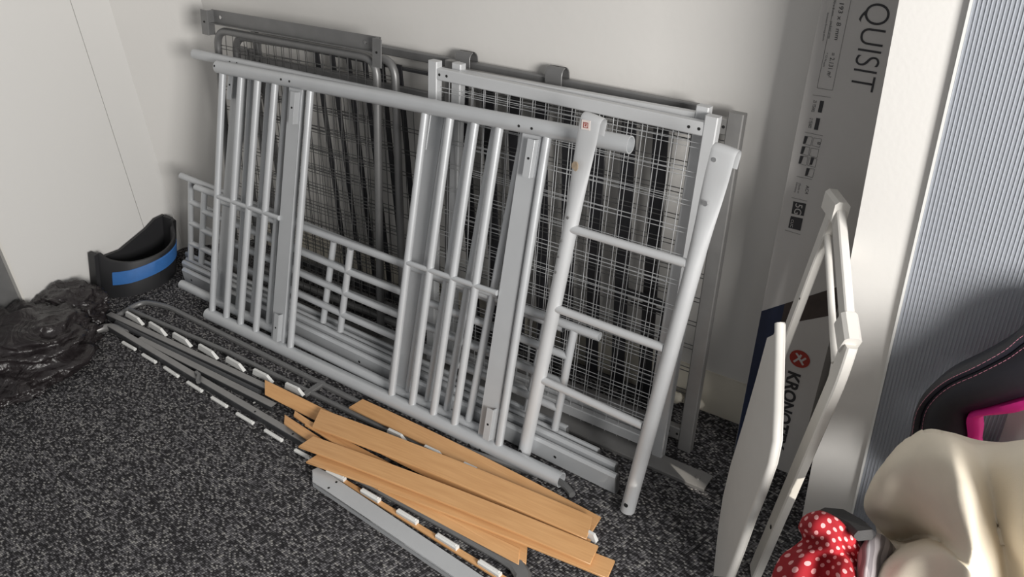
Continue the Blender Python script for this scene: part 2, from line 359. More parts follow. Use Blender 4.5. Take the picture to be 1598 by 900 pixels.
P = lean(-.470, -.385, .5)
guard('silver guard rail panel whose top rail ends right of the left ladder leg', P, ((306, 292), (936, 525)), (((319, 299), (314, 410)), ((547, 388), (531, 516)), ((896, 514), (866, 675))), .262, None)
# ------------------------------------------------------------------ long rails lying behind the bed ends
def beam(label, l, rgt, y0, y1, h, wd, hole=None, m='silver', z=0, rnd=False):
    A = V((l, y0, h / 2 + z)); B = V((rgt, y1, h / 2 + z)); t = (B - A).normalized(); s = MB().sweep([A, B], rect(wd, h, wd * .35), up=(0, 0, 1))
    th = thing('bed_side_rail', ((A + B) / 2) - V((0, 0, h / 2)), label, 'bed rail', None)
    s.build('beam', m, th)
    n = V((t.y, -t.x, 0)); c = MB().bar(B + t * .0005, B + t * .003, wd * .7, h * .8, (0, 0, 1)); c.build('open_end', 'grey', th)
    if hole:
        hb = MB()
        for x in hole: hb.disc(A + t * (x - l) + n * wd / 2, n, .0055, .0006)
        hb.build('bolt_holes', 'hole', th)['kind'] = 'stuff'
    return th
beam('deep silver side rail on the carpet, foremost in the stack behind the bed ends', .30, 2.575, -.447, -.517, .082, .024, (.36, 1.44, 2.35))
beam('silver side rail directly behind the foremost one, ending level with it', .26, 2.555, -.415, -.485, .092, .024)
beam('thin silver side rail third from the front of the stack on the carpet', .24, 2.47, -.386, -.452, .085, .018)
beam('rearmost silver side rail of the stack, ending shortest on the right', .20, 2.33, -.358, -.42, .09, .018)
b6 = thing('grey_floor_rail', (1.6, -.34, 0), 'flat grey rail on the carpet, its bolted end right of the ladder foot', 'bed rail')
n6 = V((0, 0, 1)); A = V((.27, -.325, .012)); B = V((2.80, -.333, .012))
MB().bar(A, B, .066, .004, n6).bar(A + V((0, -.033, -.006)), B + V((0, -.033, -.006)), .004, .012, n6).build('flat_bar', 'midgrey', b6)
bo = MB(); c = atZ(1089, 745, .014); bo.disc(c, n6, .0085, .004); bo.build('bolt_head', 'steel', b6)
# ------------------------------------------------------------------ the two big barred bed ends
def bed_end(label, P, tops, bots, vert, plates, crosses, r=.025):
    a, b = P.at(*tops[0]), P.at(*tops[1]); c, d = P.at(*bots[0]), P.at(*bots[1]); c.z = max(c.z, r); d.z = max(d.z, r)
    t = thing('bed_end_panel', V(((c.x + d.x) / 2, (c.y + d.y) / 2, 0)), label, 'bed frame', None)
    MB().hollow(a, b, r, 24, start=True, end=True).build('top_tube', 'silver', t)
    MB().hollow(c, d, r, 24, start=True, end=True).build('bottom_tube', 'silver', t)
    def line(p, q):  # ends snapped onto the two tubes
        u, v = P.at(*p), P.at(*q); u = a + (b - a) * ((u - a).dot(b - a) / (b - a).length_squared); v = c + (d - c) * ((v - c).dot(d - c) / (d - c).length_squared)
        dr = (v - u).normalized(); return u + dr * r * .85, v - dr * r * .85
    for p, q in vert: u, v = line(p, q); MB().tube([u, v], .0135).build('bar', 'silver', t)
    for p, q, side in plates:
        u, v = line(p, q); dr = (v - u).normalized(); sd = dr.cross(P.n).normalized()
        if sd.x < 0: sd = -sd
        k = MB().bar(u, v, .068, .003, P.n, .0005); k.bar(u + sd * .033 - P.n * .009, v + sd * .033 - P.n * .009, .004, .021, P.n, .0015)
        pl = k.build('flat_upright', 'silver', t)
        for e, s in ((u, 1), (v, -1)):
            m0 = e + dr * s * .012 + sd * .015 * side + P.n * .024; m1 = e + dr * s * .125 + sd * .015 * side + P.n * .024
            g = MB().bar(m0, m1, .026, .003, P.n, .0008); g.bar(m0 + sd * .0115 * side - P.n * .01, m1 + sd * .0115 * side - P.n * .01, .003, .022, P.n, .0008)
            br = g.build('hook_bracket', 'silver', pl)
            MB().disc((m0 + m1) / 2 + P.n * .0015, P.n, .004, .0008).build('slot', 'hole', pl)
    for p, q in crosses:
        u, v = P.at(*p, .004), P.at(*q, .004); MB().tube([u, v], .0095).build('cross_bar', 'silver', t)
    h = MB(); cn = (P.n).normalized()
    for p in HOL.get(label[:5], []):
        for L0, L1 in ((a, b), (c, d)):
            w_ = P.at(*p); tt = (w_ - L0).dot(L1 - L0) / (L1 - L0).length_squared; pr = L0 + (L1 - L0) * tt
            if (pr - w_).length < .03 and 0 < tt < 1:
                dn = (w_ - pr); nn = (cn * math.sqrt(max(.0001, r * r - min(dn.length, r * .95) ** 2)) + dn); h.disc(pr + nn * .995, nn, .0042, .0008)
    if h.v: h.build('bolt_holes', 'hole', t)['kind'] = 'stuff'
    return t
HOL = {'front': [(447, 124), (460, 127), (817, 196), (837, 200), (738, 690), (755, 698), (343, 103)], 'secon': [(365, 97), (376, 99)]}
PB1 = Pl((0, -.594, .0225), (1, -.594, .0225), (0, -.276, 1.02))
PB2 = Pl((0, -.545, .0225), (1, -.545, .0225), (0, -.225, 1.02))
bed_end('second silver barred bed end, mostly hidden, top tube reaching furthest left', PB2, ((304, 84), (800, 191)), ((284, 443), (775, 684)),
        [((392, 128), (372, 487)), ((421, 134), (395, 500)), ((448, 140), (419, 512)),
         ((737, 190), (667, 629)), ((774, 200), (696, 645)), ((818, 214), (730, 662)), ((700, 185), (637, 612))],
        [((373, 118), (344, 470), -1), ((681, 185), (621, 605), -1)], [((640, 418), (778, 462)), ((342, 314), (432, 347))], .0195)
bed_end('front silver barred bed end with thick tubes and flat uprights', PB1, ((341, 104), (984, 226)), ((325, 489), (876, 749)),
        [((348, 118), (331, 487)), ((377, 122), (353, 497)), ((403, 128), (375, 508)), ((430, 133), (399, 518)), ((485, 142), (453, 541)),
         ((664, 178), (611, 617)), ((703, 186), (643, 631)), ((742, 193), (676, 647)), ((780, 200), (709, 663)), ((854, 222), (778, 698))],
        [((462, 140), (432, 532), 1), ((831, 212), (758, 686), 1)], [((341, 307), (436, 340)), ((637, 410), (776, 457))])
# ------------------------------------------------------------------ ladder
PL_ = Pl((2.23, -.546, 0), (2.648, -.578, 0), (2.318, -.335, 1.12))
ld = thing('bunk_ladder', (2.44, -.56, 0), 'silver bunk bed ladder with flattened hook tops and three rungs', 'ladder')
def rail(top, bot, kk):
    u, v = PL_.at(*top), PL_.at(*bot); v.z = max(v.z, .02); dr = (v - u).normalized(); pts = []; pr = []
    bk = -PL_.n; R_ = .016
    for k in range(9):
        a = math.pi * (1.05 - k / 8 * 1.05) ; pts.append(u + bk * R_ + PL_.n * (R_ * math.cos(math.pi - a)) * 1. - dr * R_ * math.sin(a)); pr.append(ell(.031, .0022))
    pts = [u + bk * 2 * R_ + dr * .035] + [u + bk * R_ - bk * R_ * math.cos(a) - dr * R_ * math.sin(a) for a in [math.pi * (8 - k) / 8 for k in range(0, 8)]]
    pr = [ell(.033, .0025)] * len(pts)
    for f, wx, wt in ((.0, .033, .0025), (.06, .033, .003), (.12, .031, .006), (.18, .0275, .013), (.24, .0245, .018), (.30, .0228, .0222), (.36, .0222, .0222)):
        pts.append(u + dr * f + bk * (wt * .3 if f else 0)); pr.append(ell(wx, wt))
    pts.append(v); pr.append(ell(.0222, .0222))
    r_ = MB().sweep(pts, None, up=None, profs=pr).build('side_rail', 'silver2', ld) if False else None
    mb = MB(); # explicit frame so that the strap bends about one axis
    sd = dr.cross(PL_.n).normalized(); n = len(pts); m = 16
    for i, p in enumerate(pts):
        t = (pts[min(i + 1, n - 1)] - pts[max(i - 1, 0)]).normalized(); u2 = sd.cross(t).normalized()
        for x, y in pr[i]: mb.v.append(p + sd * x + u2 * y)
    for i in range(n - 1):
        for j in range(m): a = i * m + j; b_ = i * m + (j + 1) % m; mb.f.append((a, b_, b_ + m, a + m))
    mb.f.append(tuple(range(m))); mb.f.append(tuple((n - 1) * m + j for j in range(m)))
    o = mb.build('side_rail', 'silver2', ld, 50); return u, v, dr, o
u1, v1, d1, o1 = rail((921, 190), (818, 708), 0)
u2, v2, d2, o2 = rail((1128, 240), (979, 800), 1)
for p, q in (((886, 355), (1072, 411)), ((866, 480), (1036, 543)), ((842, 590), (1003, 664))):
    MB().tube([PL_.at(*p), PL_.at(*q)], .0125, 14).build('rung', 'silver2', ld)
h = MB()
h.disc(PL_.at(812, 704, .0228), PL_.n, .006, .002); h.disc(PL_.at(977, 788, .0228), PL_.n, .007, .002); h.build('bolt_holes', 'hole', ld)['kind'] = 'stuff'
h = MB()
h.disc(PL_.at(1115, 249, .001), PL_.n, .0058, .003); h.disc(PL_.at(1101, 317, .012), PL_.n, .0072, .004); h.build('rivets', 'steel', ld)['kind'] = 'stuff'
s_ = MB(); c = PL_.at(914, 195, .0035); a1 = (PL_.at(930, 198, .0035) - PL_.at(914, 195, .0035)).normalized(); a2 = PL_.n.cross(a1)
s_.prism([c + a1 * x + a2 * y for x, y in ((-.014, -.013), (.014, -.013), (.014, .013), (-.014, .013))], PL_.n, .0015)
so = s_.build('sticker', 'sticker', ld); so['label'] = 'small square white sticker with a red printed mark'
s_ = MB()
for x0, y0, x1, y1 in ((-.008, -.008, .008, -.006), (-.008, .005, .008, .007), (-.008, -.008, -.006, .007), (.006, -.008, .008, .007), (-.004, -.003, .004, -.001), (-.001, -.004, .001, .004), (-.004, .001, -.002, .004), (.002, .001, .004, .004)):
    s_.prism([c + a1 * x + a2 * y + PL_.n * .0004 for x, y in ((x0, y0), (x1, y0), (x1, y1), (x0, y1))], PL_.n, .0003)
s_.build('printed_mark', 'red', so)['kind'] = 'stuff'
s_ = MB(); random.seed(4); c = PL_.at(897, 259, .0242)
def blot(c, nrm, r, m, par, nm='paint_chip', seed=1):
    random.seed(seed); e1 = V((1, 0, 0)); e1 = (e1 - nrm * e1.dot(nrm)).normalized(); e2 = nrm.cross(e1)
    k = 18; pts = [c + e1 * (r * (.7 + .5 * random.random()) * math.cos(2 * math.pi * i / k)) + e2 * (1.2 * r * (.7 + .5 * random.random()) * math.sin(2 * math.pi * i / k)) for i in range(k)]
    return MB().prism(pts, nrm, .004).build(nm, m, par)
blot(PL_.at(897, 259, .0225), PL_.n, .011, 'stain', o1, 'glue_stain', 3)
for i, (x, y, r) in enumerate(((885, 340, .0035), (874, 376, .004), (870, 401, .003), (866, 425, .003))): blot(PL_.at(x, y, .0235), PL_.n, r, 'chip', o1, seed=i)
# ------------------------------------------------------------------ things lying on the carpet in front
Z = V((0, 0, 1))
# tube frame
tf = thing('narrow_bed_frame', (1.3, -.66, 0), 'dark grey round-tube frame with a cross tube, flat on carpet beside the stack', 'bed frame')
z = .012
MB().sweep(rounded([atZ(176, 497, z), atZ(222, 470, z), atZ(262, 478, z), atZ(560, 628, z), atZ(735, 706, z), atZ(880, 752, z), atZ(893, 772, z)], .05), circ(.0115, 10)).build('outer_tube', 'grey', tf)
MB().sweep([atZ(200, 482, z), atZ(360, 551, z), atZ(565, 652, z), atZ(760, 742, z), atZ(880, 800, z)], circ(.0105, 10)).build('inner_tube', 'grey', tf)
MB().sweep([atZ(505, 596, z + .004), atZ(474, 617, z + .004)], rect(.024, .012), Z).build('cross_tube', 'grey', tf)
# clip rails
def clip(p0, p1, z, wd, hh, par, trap):
    A, B = atZ(*p0, z), atZ(*p1, z); t = (B - A).normalized(); s = Z.cross(t); mb = MB()
    if trap:
        L_ = (B - A).length; pr = [(0, 0), (.12, hh), (.80, hh), (1, 0)]
        pts = [A + t * L_ * a + s * (wd * (.5 if b_ == 0 else .2)) * 1 + Z * b_ for a, b_ in pr] + [A + t * L_ * a - s * (wd * .5) + Z * b_ for a, b_ in pr]
        mb.poly(pts, [(0, 1, 2, 3), (7, 6, 5, 4), (0, 4, 5, 1), (1, 5, 6, 2), (2, 6, 7, 3), (3, 7, 4, 0)])
    else:
        mb.bar(A, B, wd, hh, Z, .003); mb.bar(A.lerp(B, .06) + s * 0 + Z * hh * .5, A.lerp(B, .94) + Z * hh * .5, wd * .35, hh * .5, Z, .001)
    return mb.build('slat_clip', 'clip', par)
ra = thing('clip_rail', (1.4, -.75, 0), 'dark flat rail with white trapezoid clips, running under the wooden slats', 'bed rail')
zz = .03
pa = [atZ(170, 489, zz), atZ(416, 603, zz), atZ(650, 716, zz), atZ(905, 842, zz)]; wA = .024
mb = MB().sweep(pa, rect(wA, .004, .0008), Z); mb.build('top_flange', 'midgrey', ra)
side = V((0, -1, 0)); off = V((.25, -.9, 0)).normalized() * wA * .5
MB().sweep([p + off - Z * .012 for p in pa], rect(.004, .024, .0008), Z).build('side_flange', 'dark', ra)
for p, q in (((198, 492), (224, 507)), ((234, 508), (260, 524)), ((271, 525), (299, 541)), ((311, 543), (340, 560)), ((354, 563), (382, 579)), ((396, 582), (426, 597)), ((446, 604), (474, 617)), ((605, 676), (634, 690)), ((661, 702), (693, 717)), ((722, 729), (750, 742)), ((912, 834), (932, 845))):
    clip(p, q, zz - .008, .014, .028, ra, True)
rb = thing('clip_rail', (1.0, -.87, 0), 'dark flat rail with white capsule clips, starting beside the black bin bag', 'bed rail')
pb = [atZ(172, 507, zz), atZ(300, 583, zz), atZ(476, 687, zz), atZ(546, 731, zz)]
MB().sweep(pb, rect(.024, .004, .0008), Z).build('top_flange', 'midgrey', rb)
MB().sweep([p + off - Z * .013 for p in pb], rect(.004, .026, .0008), Z).build('side_flange', 'dark', rb)
h = MB()
for p in ((398, 642), (457, 677)): h.disc(atZ(*p, zz + .0022), Z, .004, .0006)
h.build('bolt_holes', 'hole', rb)['kind'] = 'stuff'
for p, q in (((192, 534), (211, 545)), ((223, 553), (243, 565)), ((257, 573), (278, 587)), ((293, 596), (315, 610)), ((331, 620), (354, 634)), ((370, 645), (395, 660)), ((414, 671), (440, 687)), ((461, 702), (485, 715))):
    clip(p, q, .012, .013, .012, rb, False)
rc = thing('bed_rail_offcut', (.9, -.82, 0), 'short dark grey flat rail between the two rails with white clips', 'bed rail')
pc = [atZ(218, 527, .022), atZ(427, 632, .022)]
MB().sweep(pc, rect(.026, .004, .0008), Z).build('top_flange', 'midgrey', rc)
MB().sweep([p + off - Z * .010 for p in pc], rect(.004, .02, .0008), Z).build('side_flange', 'dark', rc)
MB().disc(atZ(397, 629, .0245), Z, .005, .003).build('bolt_head', 'steel', rc)
MB().sweep(rounded([atZ(182, 503, .018), atZ(215, 520, .018), atZ(405, 612, .018)], .03), circ(.011, 10)).build('tube', 'dark', rc)
MB().sweep([atZ(309, 595, .036), atZ(311, 586, .036), atZ(306, 582, .036)], rect(.014, .02), Z).build('lug', 'grey', rb)
# bent tube end under the bag
be = MB().sweep(rounded([atZ(196, 520, .015), atZ(172, 507, .015), atZ(120, 527, .015)], .05), circ(.016, 12)).build('bent_tube', 'midgrey')
tag(be, 'short bent grey tube coming out from under the black bin bag', 'bed rail')
# third rail with round end and capsule clips, near
rd = thing('clip_rail', (2.1, -.95, 0), 'dark grey rail with a rounded end and capsule clips, beside the silver angle rail', 'bed rail')
pd_ = [atZ(556, 739, .02), atZ(690, 812, .02), atZ(785, 866, .02), atZ(806, 881, .02), atZ(816, 898, .02), atZ(812, 915, .02)]
MB().sweep(pd_, rect(.05, .022, .008), Z).build('tube', 'grey', rd)
for p, q in (((511, 735), (538, 748)), ((565, 765), (592, 781)), ((621, 797), (651, 815)), ((682, 835), (714, 855)), ((748, 876), (781, 897))):
    clip(p, q, .022, .016, .016, rd, False)
# silver angle rail nearest
re_ = thing('angle_rail', (2.05, -1.0, 0), 'wide silver angle rail with a clipped corner, nearest the camera', 'bed rail')
z = .03
q0 = [atZ(487, 733, z), atZ(496, 729, z), atZ(509, 736, z), atZ(800, 930, z), atZ(750, 930, z), atZ(487, 752, z)]
MB().prism(q0, Z, .003).build('top_flange', 'silver', re_)
MB().prism([q0[5], q0[4], q0[4] - Z * .021, q0[5] - Z * .021], (q0[4] - q0[5]).cross(Z).normalized(), .003).build('side_flange', 'silver', re_)
MB().prism([q0[0], q0[5], q0[5] - Z * .021, q0[0] - Z * .021], V((-1, 0, 0)), .003).build('end_flange', 'silver', re_)
h = MB()
for p in ((525, 752), (513, 761)): h.disc(atZ(*p, z + .0002), Z, .004, .0006)
h.build('bolt_holes', 'hole', re_)['kind'] = 'stuff'
# ------------------------------------------------------------------ wooden slats: four corners in the photo and the height of each end
WG = 'loose beech bed slats in the pile'
def slat(label, l0, l1, r0, r1, z0, z1, th=.008, bow=.012, zl=None):
    """l0,l1 = far and near corner of the left end, r0,r1 the same of the right end"""
    a = atZ(*l0, z0 if zl is None else zl[0]); b_ = atZ(*l1, z0 if zl is None else zl[1]); c = atZ(*r0, z1); d = atZ(*r1, z1)
    # local frame along the slat so that the grain follows it
    mid0, mid1 = (a + b_) / 2, (c + d) / 2; X = (mid1 - mid0); L_ = X.length; X.normalize(); wv = (a - b_); Yv = (wv - X * wv.dot(X)).normalized(); Zv = X.cross(Yv)
    if Zv.z < 0: Zv = -Zv
    n = 14; vs = []; fs = []
    for i in range(n + 1):
        t = i / n; f = a.lerp(c, t); g = b_.lerp(d, t); k = bow * 4 * t * (1 - t)
        for p, o_ in ((f, 0), (g, 0), (g, -th), (f, -th)): vs.append(p + Zv * (k + o_))
    for i in range(n):
        for j in range(4): s = i * 4; fs.append((s + j, s + (j + 1) % 4, s + 4 + (j + 1) % 4, s + 4 + j))
    fs.append((3, 2, 1, 0)); fs.append(tuple(4 * n + j for j in range(4)))
    me = bpy.data.meshes.new('loose_plank'); R3 = Matrix((X, X.cross(Zv) * -1, Zv)).transposed(); org = (mid0 + mid1) / 2; Ri = R3.inverted()
    me.from_pydata([Ri @ (v - org) for v in vs], [], fs); me.materials.append(M['wood'])
    import bmesh
    bm = bmesh.new(); bm.from_mesh(me); bmesh.ops.recalc_face_normals(bm, faces=bm.faces); bm.to_mesh(me); bm.free()
    me.polygons.foreach_set('use_smooth', [True] * len(me.polygons)); me.set_sharp_from_angle(angle=.5)
    o = bpy.data.objects.new('loose_plank', me); sc.collection.objects.link(o); o.matrix_world = Matrix.Translation(org) @ R3.to_4x4(); tag(o, label, 'wooden slat', WG)
    bv = o.modifiers.new('bevel', 'BEVEL'); bv.width = .0012; bv.segments = 1
    return o
slat('beech slat furthest back in the pile, alongside the lower bed end tube', (566, 622), (544, 635), (938, 806), (922, 832), .030, .020)
slat('beech slat at the pile\'s upper left, square end on the trapezoid clip rail', (413, 592), (413, 616), (922, 842), (905, 866), .040, .036, zl=(.062, .030), bow=.004)
slat('topmost broad beech slat with a square left end, middle of the pile', (500, 637), (487, 665), (926, 806), (915, 841), .074, .05)
slat('beech slat just in front of the topmost one', (489, 680), (465, 696), (934, 851), (921, 880), .068, .052)
slat('beech slat whose right end sticks out nearest the lower frame edge', (496, 708), (477, 720), (960, 874), (948, 902), .050, .036)
slat('beech slat turned on edge, just left of the topmost slat\'s square end', (460, 640), (458, 648), (640, 760), (634, 768), .060, .050, bow=.0)
slat('beech slat on edge, its left end nearest the dark capsule clip rail', (444, 646), (443, 660), (600, 748), (590, 762), .050, .045, bow=.0)
slat('lower beech slat, square right end just above the rounded rail end', (560, 735), (548, 742), (811, 855), (809, 881), .042, .034, bow=.006, zl=(.045, .03))
slat('lower beech slat, its right end peeping from behind another above the rounded rail', (590, 728), (575, 738), (823, 852), (821, 879), .046, .030, bow=.006)
slat('narrow beech strip lying low between capsule clips and silver angle rail', (533, 743), (528, 748), (800, 905), (790, 911), .016, .016, bow=0)
slat('beech slat wedged under the topmost one, only a small left tip showing', (482, 655), (475, 662), (700, 770), (690, 785), .058, .045, bow=0)
# ------------------------------------------------------------------ black and blue curved piece by the left wall
bc = thing('curved_step', (.12, -.56, 0), 'black curved plastic piece with a blue band, against the left wall', 'footrest')
def plan(t):
    pts = [(.045, -.735), (.10, -.715), (.17, -.66), (.205, -.58), (.21, -.50), (.18, -.43), (.13, -.39), (.06, -.37)]
    x = t * (len(pts) - 1); i = min(int(x), len(pts) - 2); f = x - i
    def cr(p0, p1, p2, p3, f): return .5 * ((2 * p1) + (-p0 + p2) * f + (2 * p0 - 5 * p1 + 4 * p2 - p3) * f * f + (-p0 + 3 * p1 - 3 * p2 + p3) * f ** 3)
    g = lambda k: V((*pts[max(0, min(len(pts) - 1, k))], 0))
    return cr(g(i - 1), g(i), g(i + 1), g(i + 2), f)
def hgt(t): return .205 - .055 * math.sin(math.pi * max(0, min(1, (t - .06) / .86))) ** .6 + .01 * t
def strip(t0, t1, zlo, zhi, outn, th, n=28):
    mb = MB(); 
    for i in range(n + 1):
        t = t0 + (t1 - t0) * i / n; p = plan(t); q = plan(min(1, t + .01)) - plan(max(0, t - .01)); nn = V((q.y, -q.x, 0)).normalized() * -1
        if nn.x < 0 and t < .9: nn = -nn
        zl = zlo(t); zh = zhi(t)
        for a, zz_ in ((outn, zl), (outn, zh - .006), (outn - .004, zh), (outn - th + .004, zh), (outn - th, zh - .006), (outn - th, zl)): mb.v.append(p + nn * a + Z * zz_ + V((.10, .22, 0)) * zz_)
    for i in range(n):
        for j in range(6): mb.f.append((i * 6 + j, i * 6 + (j + 1) % 6, i * 6 + 6 + (j + 1) % 6, i * 6 + 6 + j))
    mb.f.append(tuple(range(6))); mb.f.append(tuple(n * 6 + j for j in range(6))); return mb
strip(0, 1, lambda t: 0, hgt, .0, .018).build('curved_front', 'black', bc)
strip(.17, .90, lambda t: .058 + .03 * t, lambda t: .118 + .035 * t, .003, .006).build('blue_band', 'blue', bc)
k = MB().prism([(.025, -.745, 0), (.025, -.36, 0), (.025, -.36, .215), (.025, -.41, .215), (.025, -.46, .19), (.025, -.60, .15), (.025, -.70, .16), (.025, -.745, .19)], (1, 0, 0), .015)
k.v = [p + V((.0, .22, 0)) * p.z for p in k.v]; k.build('back_plate', 'black', bc)
for lo_, hi_ in (((.02, -.372, 0), (.075, -.355, .215)), ((.01, -.75, 0), (.06, -.732, .205))):
    k = MB().box(lo_, hi_); k.v = [p + V((.05, .22, 0)) * p.z for p in k.v]; k.build('end_post', 'black', bc)
# ------------------------------------------------------------------ black bin bag
def bag(label, c, rx, ry, rz, seed, rot=0):
    mb = MB(); nu, nv = 110, 64; c = V(c); cr, sr = math.cos(rot), math.sin(rot)
    for j in range(nv + 1):
        ph = math.pi * j / nv
        for i in range(nu):
            th = 2 * math.pi * i / nu; d = V((math.sin(ph) * math.cos(th), math.sin(ph) * math.sin(th), math.cos(ph)))
            k = 1 + .16 * noise.noise(d * 1.7 + V((seed, 0, 0)))
            for f, a, st in ((1.6, .16, (1, 1, 1)), (2.6, .12, (1, .35, 1)), (4.5, .06, (.4, 1, 1.2)), (9, .022, (1, .3, .6))):
                q_ = noise.noise(V((d.x * st[0], d.y * st[1], d.z * st[2])) * f + V((seed * 3.1, f, 1)) + V((1, 1, 0)) * noise.noise(d * 1.3))
                k += a * ((1 - min(1, abs(q_) * 2.2)) ** 1.8 - .35)
            sgn = lambda x, e: math.copysign(abs(x) ** e, x)
            x = sgn(d.x, .85) * rx * k; y = sgn(d.y, .85) * ry * k; z_ = d.z * rz * k
            p = V((c.x + x * cr - y * sr, c.y + x * sr + y * cr, c.z + z_)); p.z = max(.002 + .004 * abs(noise.noise(p * 30)), p.z); p.x = max(p.x, .016 + .002 * math.sin(p.z * 90))
            mb.v.append(p)
    for j in range(nv):
        for i in range(nu): a = j * nu + i; b_ = j * nu + (i + 1) % nu; mb.f.append((a, a + nu, b_ + nu, b_))
    mb.f = [f for f in mb.f]; return mb
o = bag('', (.20, -1.17, .06), .29, .22, .125, 2.3, .5)
b2 = bag('', (.13, -.90, .06), .15, .115, .10, 7.7, .2); off_ = len(o.v); o.v += b2.v; o.f += [tuple(i + off_ for i in f) for f in b2.f]
b2 = bag('', (.31, -1.29, .03), .19, .14, .06, 5.1, .4); off_ = len(o.v); o.v += b2.v; o.f += [tuple(i + off_ for i in f) for f in b2.f]
o = o.build('bin_bag', 'bag', None, 180); tag(o, 'crumpled shiny black bin bag slumped on the carpet at the left edge', 'bag')
# ------------------------------------------------------------------ laminate flooring carton
PX = Pl((2.8, -.150, 0), (3.8, -.150, 0), (2.8, -.128, 1.4))
def bp(px, py, off=0): return PX.at(px, py, off)
c0 = bp(1146, 697); c0.z = 0.0; ctop = bp(1283, 0); ed = (ctop - c0).normalized(); exx = ed.cross(PX.n).normalized()
if exx.x < 0: exx = -exx
WB = .205; HB = 1.75
cx = thing('flooring_carton', c0 + exx * WB / 2 - PX.n * .05, 'tall white laminate flooring carton standing on end against the wall', 'box')
MB().prism([c0, c0 + exx * WB, c0 + exx * WB + ed * HB, c0 + ed * HB], PX.n, .10).build('carton', 'card', cx)
def onbox(pts, name, m, off=.0006, par=cx): return MB().prism([bp(*p, off) for p in pts], PX.n, .0004).build(name, m, par)
def uvb(px, py): p = bp(px, py) - c0; return p.dot(exx), p.dot(ed)
def clampx(px, py): 
    u_, v_ = uvb(px, py); return u_, v_
def quad(u0, v0, u1, v1, v2, v3, name, m):   # (u0,v0) (u1,v1) upper edge, v2 under u1, v3 under u0
    return MB().prism([c0 + exx * a + ed * b_ + PX.n * .0006 for a, b_ in ((u0, v0), (u0, v3), (u1, v2), (u1, v1))], PX.n, .0004).build(name, m, cx)
vl = uvb(1185, 484)[1]; vr = uvb(1325, 447)[1]; vb = uvb(1262, 507)[1]
quad(.062, vl + (vr - vl) * .3, WB - .001, vr, uvb(1312, 493)[1], uvb(1236, 513)[1], 'brown_band', 'brown')
quad(.001, vl, .062, vl + (vr - vl) * .3, .001, .001, 'navy_strip', 'navy')
def text(s, p0, p1, hpx, m='ink', par=cx, name='lettering', wt=0., spacing=1.):
    """reads from p0 to p1 along the baseline, both on the carton; hpx = baseline-to-top pixel"""
    A, B = bp(*p0, .0008), bp(*p1, .0008); H = bp(*hpx, .0008); X = (B - A).normalized(); Yv = PX.n.cross(X).normalized()
    hh = (H - A).dot(Yv)
    cu = bpy.data.curves.new('t', 'FONT'); cu.body = s; cu.offset = wt; cu.space_character = spacing; tmp = bpy.data.objects.new('t', cu); sc.collection.objects.link(tmp)
    dg = bpy.context.evaluated_depsgraph_get(); me = bpy.data.meshes.new_from_object(tmp.evaluated_get(dg)); bpy.data.objects.remove(tmp); bpy.data.curves.remove(cu)
    xs = [v.co.x for v in me.vertices]; x0, x1 = min(xs), max(xs); kx = (B - A).length / (x1 - x0); ky = hh / .70
    if 'm' == s[:1] or len(s) > 40: ky = hh
    for v in me.vertices: v.co = A + X * (v.co.x - x0) * kx + Yv * v.co.y * ky - ORG[cx.name]
    me.materials.clear(); me.materials.append(M[m]); o = bpy.data.objects.new(name, me); sc.collection.objects.link(o); o.parent = par; return o
text('QUISIT', (1353, 3), (1326, 138), (1392, 12), wt=-.012)
text('EX', (1362, -48), (1354, -6), (1401, -40), wt=-.012)
text('1380 x 193 x 8 mm', (1316, -34), (1302, 62), (1323, -34 + 1), name='lettering')
text('= 2.131 m\u00b2', (1297, 82), (1290, 120), (1304, 83))
text('1380 x 193 x 8 mm     packed area', (1304, -20), (1292, 60), (1308, -20), m='greyink'); text('laminate flooring planks', (1291, 20), (1283, 64), (1294, 20), m='greyink')
text('= 22.94 sq.ft', (1290, 82), (1284, 104), (1293, 82), m='greyink')
fr = MB()
def ln(p, q, wd=.0007): A, B = bp(*p, .0009), bp(*q, .0009); fr.bar(A, B, wd, .0004, PX.n, 0)
ln((1303, 0), (1275, 137)); ln((1328, 0), (1299, 141)); ln((1275, 137), (1299, 141)); ln((1268, 148), (1296, 152)); ln((1256, 206), (1284, 212)); ln((1243, 275), (1267, 280)); ln((1235, 308), (1260, 314)); ln((1225, 359), (1249, 366))
for (x, y) in ((1256, 212), (1270, 215), (1252, 228), (1266, 231), (1249, 243), (1263, 246), (1259, 262)):
    a, b_, c_, d_ = (x, y), (x + 12, y + 2), (x + 9, y + 15), (x - 3, y + 12); ln(a, b_); ln(b_, c_); ln(c_, d_); ln(d_, a)
fr.build('ruled_lines', 'greyink', cx)['kind'] = 'stuff'
pic = MB()
for (x, y) in ((1256, 212), (1252, 228), (1249, 243), (1266, 231 + 14), (1259, 262)):
    pic.prism([bp(*p, .0009) for p in ((x, y), (x + 5, y + 1), (x + 1, y + 12), (x - 3, y + 12))], PX.n, .0003)
for (x, y) in ((1279, 157), (1273, 184)): pic.prism([bp(*p, .0009) for p in ((x + 1, y), (x + 7, y + 1), (x + 3, y + 19), (x - 3, y + 18))], PX.n, .0003)
pic.build('pictograms', 'ink', cx)['kind'] = 'stuff'
text('25 YEARS', (1270, 156), (1266, 174), (1275, 157)); text('2 YEARS', (1264, 184), (1261, 199), (1269, 185)); text('8', (1276, 221), (1275, 225), (1281, 222))
text('AC4', (1258, 289), (1256, 302), (1263, 290)); text('Made in', (1247, 286), (1244, 301), (1250, 287), m='greyink'); text('Germany', (1243, 284), (1239, 300), (1246, 285), m='greyink')
def tile(pts): return onbox(pts, 'dark_tile', 'ink', .0009)
tile(((1238, 314), (1258, 318), (1254, 337), (1235, 333))); tile(((1234, 337), (1253, 341), (1249, 360), (1230, 355)))
